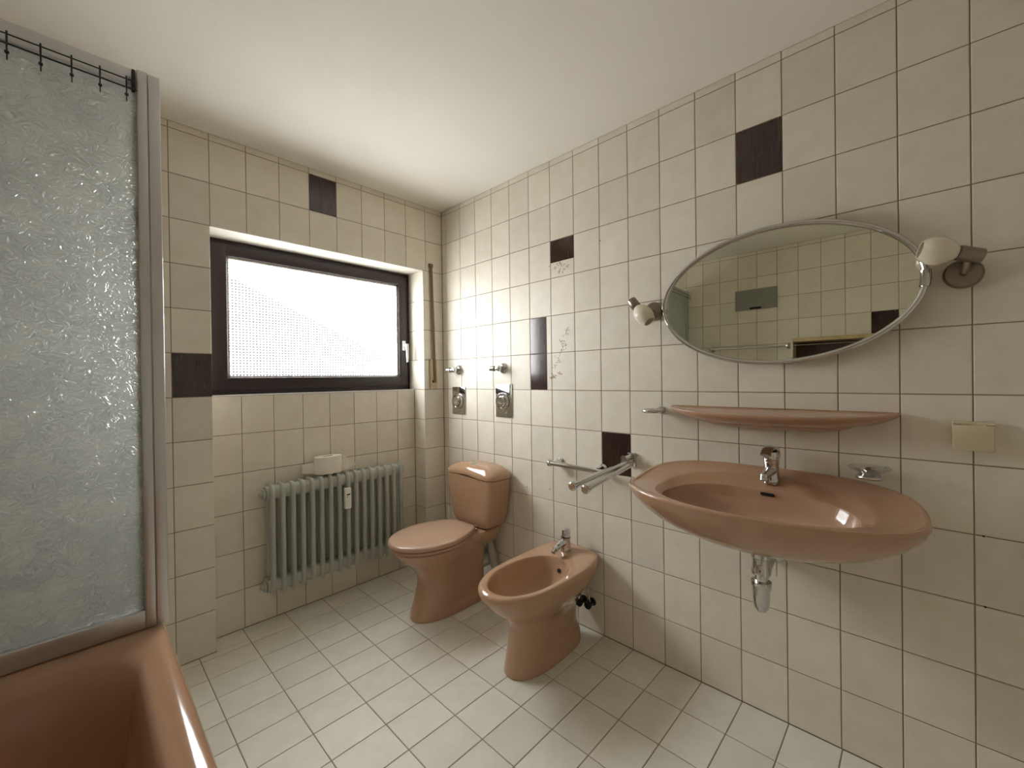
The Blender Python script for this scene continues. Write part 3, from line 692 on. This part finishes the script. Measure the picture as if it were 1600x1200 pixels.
e_ = MB().tube([(-.045, ty - .012, .60), (-.05, ty - .012, .545)], .002, 8).build('pull_rod', 'chrome')
f_ = MB().lathe([(.009, 0), (.009, .018), (.006, .020)], (tx + .02, ty - .004, .548), (.6, -.8, 0), 14).build('nut', 'chrome')
thing('bottle_trap', (tx, ty, .48), [a_, b_, c_, d_, e_, f_], 'chrome bottle trap hanging under the washbasin', 'siphon')

# ------------------------------------------------------------------ ceramic shelf
HY = -1.962
def shelf_ring(z, hw, dep, n_=2.2): return ring(-.004, HY, -.004 - dep, -.0015, hw, n_, 6, z, N=80, zf=lambda x, y: .017 * max(0, (x + .135) / .135) * max(0, min(1, (z - 1.10) / .02)))
ks = [(1.080, .16, .045), (1.083, .19, .070), (1.088, .225, .095), (1.094, .262, .112), (1.102, .303, .126), (1.110, .335, .133), (1.117, .352, .136), (1.1235, .357, .135), (1.1255, .350, .129), (1.1235, .340, .119), (1.1215, .30, .105), (1.121, .15, .05)]
rg = [shelf_ring(k[0], k[1], k[2]) for k in catmull(ks, 4)]
sh = MB().loft(rg).build('ledge', 'ceramic', auto=60)
sh2 = MB().loft([ring(-.006, HY, -.006 - d_, -.0015, h_, 2.2, 6, z_, N=48) for z_, h_, d_ in catmull([(1.068, .15, .03), (1.072, .19, .045), (1.082, .23, .06), (1.094, .25, .07)], 3)]).build('bracket', 'ceramic', auto=60)
sh3 = MB().lathe([(.02, 0), (.018, .002)], (-.05, HY - .09, 1.0785), (0, 0, -1), 18).build('fixing_hole', 'hole')
thing('ceramic_shelf', (-.004, HY, 1.07), [sh, (sh2, [])], 'narrow curved caramel ceramic shelf below the oval mirror', 'shelf')
bpy.data.objects.remove(sh3)

# tumbler holder left of the shelf
a_ = MB().lathe([(.017, 0), (.017, .008), (.012, .013), (.010, .040)], (-.0005, -1.557, 1.119), (-1, 0, 0), 22).build('mount', 'chrome')
b_ = MB()
tp = [(-.075 + .034 * math.cos(2 * math.pi * i / 28), -1.548 + .034 * math.sin(2 * math.pi * i / 28), 1.119) for i in range(29)]
b_.tube(tp, .0085, 12, False); b_ = b_.build('ring', 'chrome')
thing('tumbler_holder', (-.02, -1.557, 1.11), [a_, b_], 'small empty chrome ring holder on the wall beside the ceramic shelf', 'holder')

# glass soap dish right
gy, gz = -2.246, .952
a_ = MB().lathe([(.020, 0), (.020, .006), (.012, .012), (.010, .030)], (-.0005, gy, gz - .008), (-1, 0, 0), 22).build('mount', 'chrome')
b_ = MB(); b_.tube([(-.065 + .030 * math.cos(2 * math.pi * i / 28), gy + .030 * math.sin(2 * math.pi * i / 28), gz - .010) for i in range(29)], .0055, 12, False); b_ = b_.build('ring', 'chrome')
c_ = MB().lathe([(.001, -.012), (.022, -.012), (.027, -.006), (.029, .006), (.048, .014), (.052, .018), (.052, .022), (.047, .019), (.028, .011), (.022, -.004), (.001, -.005)], (-.065, gy, gz), (0, 0, 1), 40).build('dish', 'glass', auto=60)
thing('soap_dish', (-.03, gy, gz), [a_, b_, c_], 'clear glass soap dish in a chrome ring on the wall above the washbasin', 'soap dish')

# ------------------------------------------------------------------ socket with hinged cover
a_ = MB().box(-.040, -.0005, -2.505, -2.425, 1.046, 1.124, .004).build('box', 'ivory')
b_ = MB().box(-.049, -.040, -2.504, -2.426, 1.045, 1.116, .003).build('cover', 'ivory')
c_ = [MB().tube([(-.044, y, 1.121), (-.044, y + .016, 1.121)], .0045, 12).build('hinge', 'ivory') for y in (-2.504, -2.442)]
thing('socket', (-.02, -2.465, 1.045), [a_, (b_, c_)], 'ivory wall socket with hinged splash cover', 'socket')

# ------------------------------------------------------------------ oval mirror
MYc, MZc, MA, MBv, MXc = -1.983, 1.553, .388, .239, -.030
mr_root = empty('oval_mirror', (MXc, MYc, MZc), (0, R(0.80), 0))
tag(mr_root, 'large oval mirror with a chrome tube frame above the ceramic shelf', 'mirror')
n = 120
gv = [(0, MA * math.cos(2 * math.pi * i / n), MBv * math.sin(2 * math.pi * i / n)) for i in range(n)]
gb = [(.005, y, z) for _, y, z in gv]
mesh_obj('glass', gv + gb, [tuple(range(n)), tuple(range(2 * n - 1, n - 1, -1))] + [(i, (i + 1) % n, n + (i + 1) % n, n + i) for i in range(n)], 'mirror', mr_root)
fr = MB(); rgs = []
for i in range(n):
    t = 2 * math.pi * i / n; nd = Vector((0, math.cos(t) / MA, math.sin(t) / MBv)).normalized()
    p = Vector((0, MA * math.cos(t), MBv * math.sin(t)))
    rgs.append([p + nd * (.004 + .0085 * math.cos(a)) + Vector((-.003 + .0095 * math.sin(a), 0, 0)) for a in [2 * math.pi * q / 14 for q in range(14)]])
rgs.append(rgs[0]); fr.loft(rgs, False, False).build('frame', 'chrome', mr_root)
for t0 in (R(4), R(182), R(262)):
    cl = MB(); pts = []
    for q in range(7):
        t = t0 + R(-4 + 8 * q / 6) * (1.4 if abs(math.sin(t0)) < .5 else .3)
        nd = Vector((0, math.cos(t) / MA, math.sin(t) / MBv)).normalized()
        pts.append(Vector((-.004, MA * math.cos(t), MBv * math.sin(t))) + nd * .004)
    cl.tube(pts, .0125, 14).build('clip', 'chrome', mr_root)
for s in (-1, 1):
    MB().tube([(.0055, s * .25, .0), (.0285, s * .25, .0)], .008, 12).build('wall_spacer', 'black_rubber', mr_root)

# ------------------------------------------------------------------ wall lamps
def lamp(by, bz_, sock_a, sock_b, tip, lab):
    a_ = MB().lathe([(.040, 0), (.041, .004), (.041, .016), (.036, .022), (.010, .023)], (-.0005, by, bz_), (-1, 0, 0), 36).build('base', 'nickel')
    sa_, sb_, tp_ = Vector(sock_a), Vector(sock_b), Vector(tip)
    mid = (sa_ + sb_) / 2
    e_ = MB().tube([(-.02, by, bz_), (-.045, by, bz_), mid], .008, 14).build('arm', 'nickel')
    ax = (sb_ - sa_).normalized(); L_ = (sb_ - sa_).length
    b_ = MB().lathe([(.019, 0), (.0205, .002), (.0205, L_ - .002), (.019, L_)], sa_, ax, 26).build('lamp_socket', 'nickel')
    ax2 = (tp_ - sb_).normalized(); L2 = (tp_ - sb_).length
    pr = [(.0165, 0), (.020, .004), (.031, .18 * L2 + .003), (.0385, .42 * L2), (.0395, .58 * L2), (.036, .78 * L2), (.029, .93 * L2), (.024, 1.0 * L2), (.022, .99 * L2), (.031, .78 * L2), (.034, .5 * L2), (.012, .1 * L2)]
    c_ = MB().lathe(pr, sb_, ax2, 32).build('shade', 'opal', auto=60)
    return thing('wall_lamp', (0, by, bz_), [a_, e_, b_, c_], lab, 'lamp', 'wall lamps beside the mirror')
lamp(-1.532, 1.551, (-.082, -1.462, 1.602), (-.082, -1.489, 1.567), (-.088, -1.548, 1.498), 'small wall lamp with opal shade pointing down at the pointed left mirror end')
lamp(-2.450, 1.546, (-.062, -2.482, 1.580), (-.080, -2.436, 1.596), (-.100, -2.362, 1.616), 'wall lamp with opal shade turned sideways at the mirror end near the socket')

# ------------------------------------------------------------------ towel holders
a_ = MB().lathe([(.022, 0), (.022, .005), (.012, .010), (.010, .05)], (-.0005, -1.006, .822), (-1, 0, 0), 22).lathe([(.022, 0), (.022, .005), (.012, .010), (.010, .05)], (-.0005, -1.265, .822), (-1, 0, 0), 22).build('posts', 'chrome')
b_ = MB().tube([(-.055, -.985, .819), (-.055, -1.29, .815)], .0125, 18).build('bar', 'chrome')
c_ = MB().lathe([(.0125, 0), (.019, .004), (.019, .016), (.014, .020)], (-.055, -.987, .819), (0, 1, 0), 20).build('end_knob', 'chrome')
d_ = MB().lathe([(.010, 0), (.0125, .004), (.0125, .014), (.010, .016)], (-.055, -1.287, .815), (0, -1, 0), 20).build('end_cap', 'chrome')
# split the two posts into two parts
bpy.data.objects.remove(a_)
ps = [MB().lathe([(.025, 0), (.025, .006), (.016, .014), (.012, .055)], (-.0005, y, .819), (-1, 0, 0), 22).build('post', 'chrome') for y in (-1.006, -1.265)]
thing('towel_bar', (-.02, -1.13, .80), [*ps, b_, c_, d_], 'short chrome towel bar parallel to the wall above the bidet', 'towel bar')
my, mz = -1.418, .886
a_ = MB().box(-.014, -.0005, my - .020, my + .020, mz - .034, mz + .030, .003).build('wall_plate', 'chrome')
b_ = MB().tube([(-.012, my + .006, mz + .012), (-.075, my + .006, mz + .010)], .0155, 18).box(-.05, -.012, my - .014, my + .014, mz - .02, mz + .004, .003).build('hinge_block', 'chrome')
arms = []
for (p0, p1) in (((-.05, my + .004, mz - .008), (-.530, -1.462, .872)), ((-.045, my - .014, mz - .016), (-.505, -1.500, .862))):
    p0, p1 = Vector(p0), Vector(p1); d = (p1 - p0).normalized()
    ar = MB().tube([p0, p1], .0125, 18).build('arm', 'chrome')
    kn = MB().lathe([(.0125, -.004), (.0165, 0), (.0165, .012), (.012, .016)], p1, d, 18).build('end_cap', 'chrome')
    arms.append((ar, [kn]))
thing('swing_towel_rail', (-.02, my, mz - .03), [a_, b_, *arms], 'chrome swing towel rail with two arms reaching out beside the washbasin', 'towel rail')

# ------------------------------------------------------------------ bathtub
TX0, TX1, TYb, TYf, TZ = XL + .003, -1.613, -.727, -2.47, .560
def rrect(x0, x1, y0, y1, r_, z, nc=9):
    out = []
    for (cx_, cy_, a0) in ((x1 - r_, y1 - r_, 0), (x0 + r_, y1 - r_, 90), (x0 + r_, y0 + r_, 180), (x1 - r_, y0 + r_, 270)):
        for k in range(nc):
            a = R(a0 + 90 * k / (nc - 1)); out.append(Vector((cx_ + r_ * math.cos(a), cy_ + r_ * math.sin(a), z)))
    return out
tk = [ # z, inset, radius
    (TZ - .055, .006, .012), (TZ - .034, .0005, .012), (TZ - .021, .003, .013), (TZ - .009, .011, .016), (TZ - .0025, .022, .022), (TZ, .036, .036), (TZ - .0005, .050, .06)]
rg = [rrect(TX0 + k[1], TX1 - k[1], TYf + k[1], TYb - k[1], k[2], k[0]) for k in catmull(tk, 3)]
ik = [ # z, x0, x1, y0, y1, r
    (TZ - .0005, TX0 + .050, TX1 - .050, TYf + .05, TYb - .050, .06), (TZ - .001, TX0 + .070, TX1 - .068, TYf + .075, TYb - .085, .11), (TZ - .006, TX0 + .080, TX1 - .079, TYf + .085, TYb - .104, .14), (TZ - .018, TX0 + .086, TX1 - .088, TYf + .092, TYb - .116, .155), (TZ - .045, TX0 + .094, TX1 - .097, TYf + .10, TYb - .132, .165),
    (TZ - .12, TX0 + .105, TX1 - .108, TYf + .13, TYb - .155, .17), (TZ - .30, TX0 + .120, TX1 - .125, TYf + .20, TYb - .20, .16), (TZ - .40, TX0 + .155, TX1 - .16, TYf + .26, TYb - .26, .13), (TZ - .43, TX0 + .25, TX1 - .25, TYf + .36, TYb - .45, .08)]
rg += [rrect(k[1], k[2], k[3], k[4], k[5], k[0]) for k in catmull(ik, 4)][1:]
tub = MB().loft(rg, False, True).build('tub_shell', 'enamel', auto=60)
apron = MB().box(TX1 - .055, TX1 - .028, TYf + .01, TYb - .01, 0, TZ - .03).box(TX0 + .01, TX1 - .03, TYf + .012, TYf + .04, 0, TZ - .03).box(TX0 + .01, TX1 - .03, TYb - .04, TYb - .012, 0, TZ - .03).build('apron', 'grout', smooth=False)
bt = thing('bathtub', (TX0 + .4, -1.6, 0), [tub, apron], 'caramel brown enamel bathtub with wide rim along the left wall', 'bathtub')
off = Vector(bt.location)
ay = TYb - .012
while ay > TYf + .03:
    y2 = max(ay - TP, TYf + .012)
    for z0, z1 in ((0, .2), (.2, .4), (.4, TZ - .032)):
        o = tile(apron, '+x', TX1 - .026, ay, y2, z0, z1)
        if o: o.location = Vector(o.location) - off
    ay = y2
tw_ = TX0 + .02

# ------------------------------------------------------------------ shower screen on the rear rim of the tub
SYc = -.768; SX1 = -1.611; SX0 = XL + .004; SZ0, SZ1 = TZ + .002, 2.163
def bxp(x0, x1, y0, y1, z0, z1, name, mat='alu', bev=.003): return MB().box(x0, x1, y0, y1, z0, z1, bev).build(name, mat)
yA, yB = SYc - .004, SYc + .036
post = MB().box(SX1 - .028, SX1, yA - .003, yB, SZ0, SZ1 - .004, .003).build('post', 'alu')
stile = bxp(SX1 - .052, SX1 - .0275, yA, yB - .006, SZ0, SZ1, 'stile')
stl2 = bxp(SX0, SX0 + .035, yA, yB, SZ0, SZ1, 'wall_profile')
rail0 = bxp(SX0 + .035, SX1 - .052, yA, yB - .004, SZ0, SZ0 + .052, 'bottom_rail')
rail1 = bxp(SX0 + .035, SX1 - .052, yA + .010, yB - .004, SZ1 - .050, SZ1, 'top_rail')
acr = MB().box(SX0 + .03, SX1 - .05, SYc + .010, SYc + .015, SZ0 + .045, SZ1 - .042).build('acrylic_panel', 'acrylic', smooth=False)
thing('shower_screen', (SX0 + .4, SYc, SZ0), [post, stile, stl2, rail0, rail1, acr], 'tall shower screen of crinkled frosted acrylic in aluminium frame on the bathtub rim', 'shower screen')
# black hook rail on the screen's top rail
ry = SYc - .022
r1 = MB().tube([(SX0 + .01, ry, 2.1165), (-1.672, ry, 2.1135)], .0018, 8).build('upper_rod', 'black')
r2 = MB().tube([(SX0 + .01, ry, 2.0935), (-1.664, ry, 2.0905)], .0024, 8).build('lower_rod', 'black')
r3 = MB().box(-1.675, -1.667, ry - .004, SYc - .0045, 2.090, 2.146, .002).build('end_bracket', 'black')
r4 = MB().box(SX0 - .002, SX0 + .006, ry - .003, ry + .003, 2.086, 2.122, .001).build('end_bracket', 'alu')
thing('hook_rail', (-1.9, ry, 2.09), [r1, r2, r3, r4], 'thin black double rod rail across the top of the shower screen', 'rail')
names = ['nearest the aluminium post', 'second from the aluminium post', 'third from the aluminium post', 'fourth from the aluminium post', 'fifth from the aluminium post, by the picture edge']
for k, x in enumerate((-1.686, -1.739, -1.792, -1.846, -1.901)):
    a_ = MB().tube([(x, ry + .003, 2.119), (x, ry - .003, 2.119), (x, ry - .004, 2.112), (x, ry - .0045, 2.085), (x, ry - .003, 2.050)], [.0016, .002, .002, .0018, .0014], 8).build('wire', 'black')
    b_ = MB().lathe([(.001, -.0045), (.004, -.003), (.0045, 0), (.004, .003), (.001, .0045)], (x, ry - .005, 2.068), (1, 0, 0), 10).build('bead', 'black')
    thing('curtain_hook', (x, ry, 2.05), [a_, b_], 'small black hook on the rod rail, ' + names[k], 'hook', 'black hooks on the screen rail')

# ------------------------------------------------------------------ things on the left wall, seen in the mirror
pz0, pz1 = 1.915, 2.092
v = [(XL + .02, -1.193, pz0 + .002), (XL + .02, -1.516, pz0 - .002), (XL + .02, -1.516, pz1), (XL + .02, -1.193, pz1)]
a_ = MB().box(XL + .0005, XL + .022, -1.516, -1.193, pz0, pz1, .003).build('panel', 'grey_panel')
b_ = MB().box(XL + .0215, XL + .0235, -1.40, -1.31, pz0, pz0 + .018).build('notch', 'hole', smooth=False)
b_ = b_
thing('wall_panel', (XL, -1.354, pz0), [(a_, [b_])], 'flat grey wall panel with a notched lower edge, reflected in the oval mirror', 'wall panel')
bars = [MB().lathe([(.024, 0), (.023, .006), (.013, .014), (.011, .055), (.016, .06), (.001, .066)], (XL + .0005, y, 1.575), (1, 0, 0), 22).build('post', 'chrome') for y in (-.995, -1.60)]
b_ = MB().tube([(XL + .05, -.995, 1.575), (XL + .05, -1.60, 1.575)], .009, 16).build('bar', 'chrome')
thing('grab_bar', (XL + .03, -1.3, 1.56), [*bars, b_], 'straight chrome bar on the far wall, reflected in the oval mirror', 'towel bar')
cy0, cy1, cz0, cz1, cdp = -1.632, -2.28, 1.12, 1.622, .14
parts = [MB().box(XL + .0005, XL + cdp, cy1, cy0, cz1 - .028, cz1, .002).build('top_board', 'cab_wood'),
         MB().box(XL + .0005, XL + cdp, cy1, cy0, cz0, cz0 + .02, .002).build('bottom_board', 'cab_wood'),
         MB().box(XL + .0005, XL + cdp + .004, cy0 - .018, cy0, cz0, cz1 - .0, .002).build('side_board', 'cab_cream'),
         MB().box(XL + .0005, XL + cdp + .004, cy1, cy1 + .018, cz0, cz1 - .0, .002).build('side_board', 'cab_cream'),
         MB().box(XL + .0005, XL + .012, cy1 + .018, cy0 - .018, cz0 + .02, cz1 - .028).build('back_board', 'cab_dark', smooth=False),
         MB().tube([(XL + cdp - .01, cy1 + .015, cz1 - .055), (XL + cdp - .01, cy0 - .015, cz1 - .055)], .003, 10).build('rail', 'chrome'),
         MB().box(XL + .012, XL + cdp - .01, cy1 + .018, cy0 - .018, 1.36, 1.374, .002).build('shelf_board', 'cab_dark')]
thing('wall_cabinet', (XL + .05, -1.95, cz0), parts, 'open wall shelf with pale wood top and dark inside, reflected in the oval mirror', 'shelf')

# ------------------------------------------------------------------ door behind the camera
d0 = empty('door_1', ((DX0 + DX1) / 2, YF - .06, 0)); structure(d0, 'white door behind the camera')
T = Matrix.Translation(-Vector(d0.location))
def dpart(mb, name, mat):
    o = mb.build(name, mat); o.data.transform(T); o.parent = d0; return o
dpart(MB().box(DX0 - .06, DX0 + .03, YF - .119, YF + .012, 0, DZ + .06, .003).box(DX1 - .03, DX1 + .06, YF - .119, YF + .012, 0, DZ + .06, .003).box(DX0 - .06, DX1 + .06, YF - .119, YF + .0118, DZ - .03, DZ + .06, .003), 'frame', 'door')
leaf = dpart(MB().box(DX0 + .033, DX1 - .033, YF - .05, YF - .008, .006, DZ - .033, .003), 'leaf', 'door')
hnd = MB().tube([(DX0 + .09, YF - .008, 1.05), (DX0 + .09, YF + .045, 1.05), (DX0 + .20, YF + .05, 1.05)], .009, 14).build('handle', 'nickel')
hnd.data.transform(T); hnd.parent = leaf
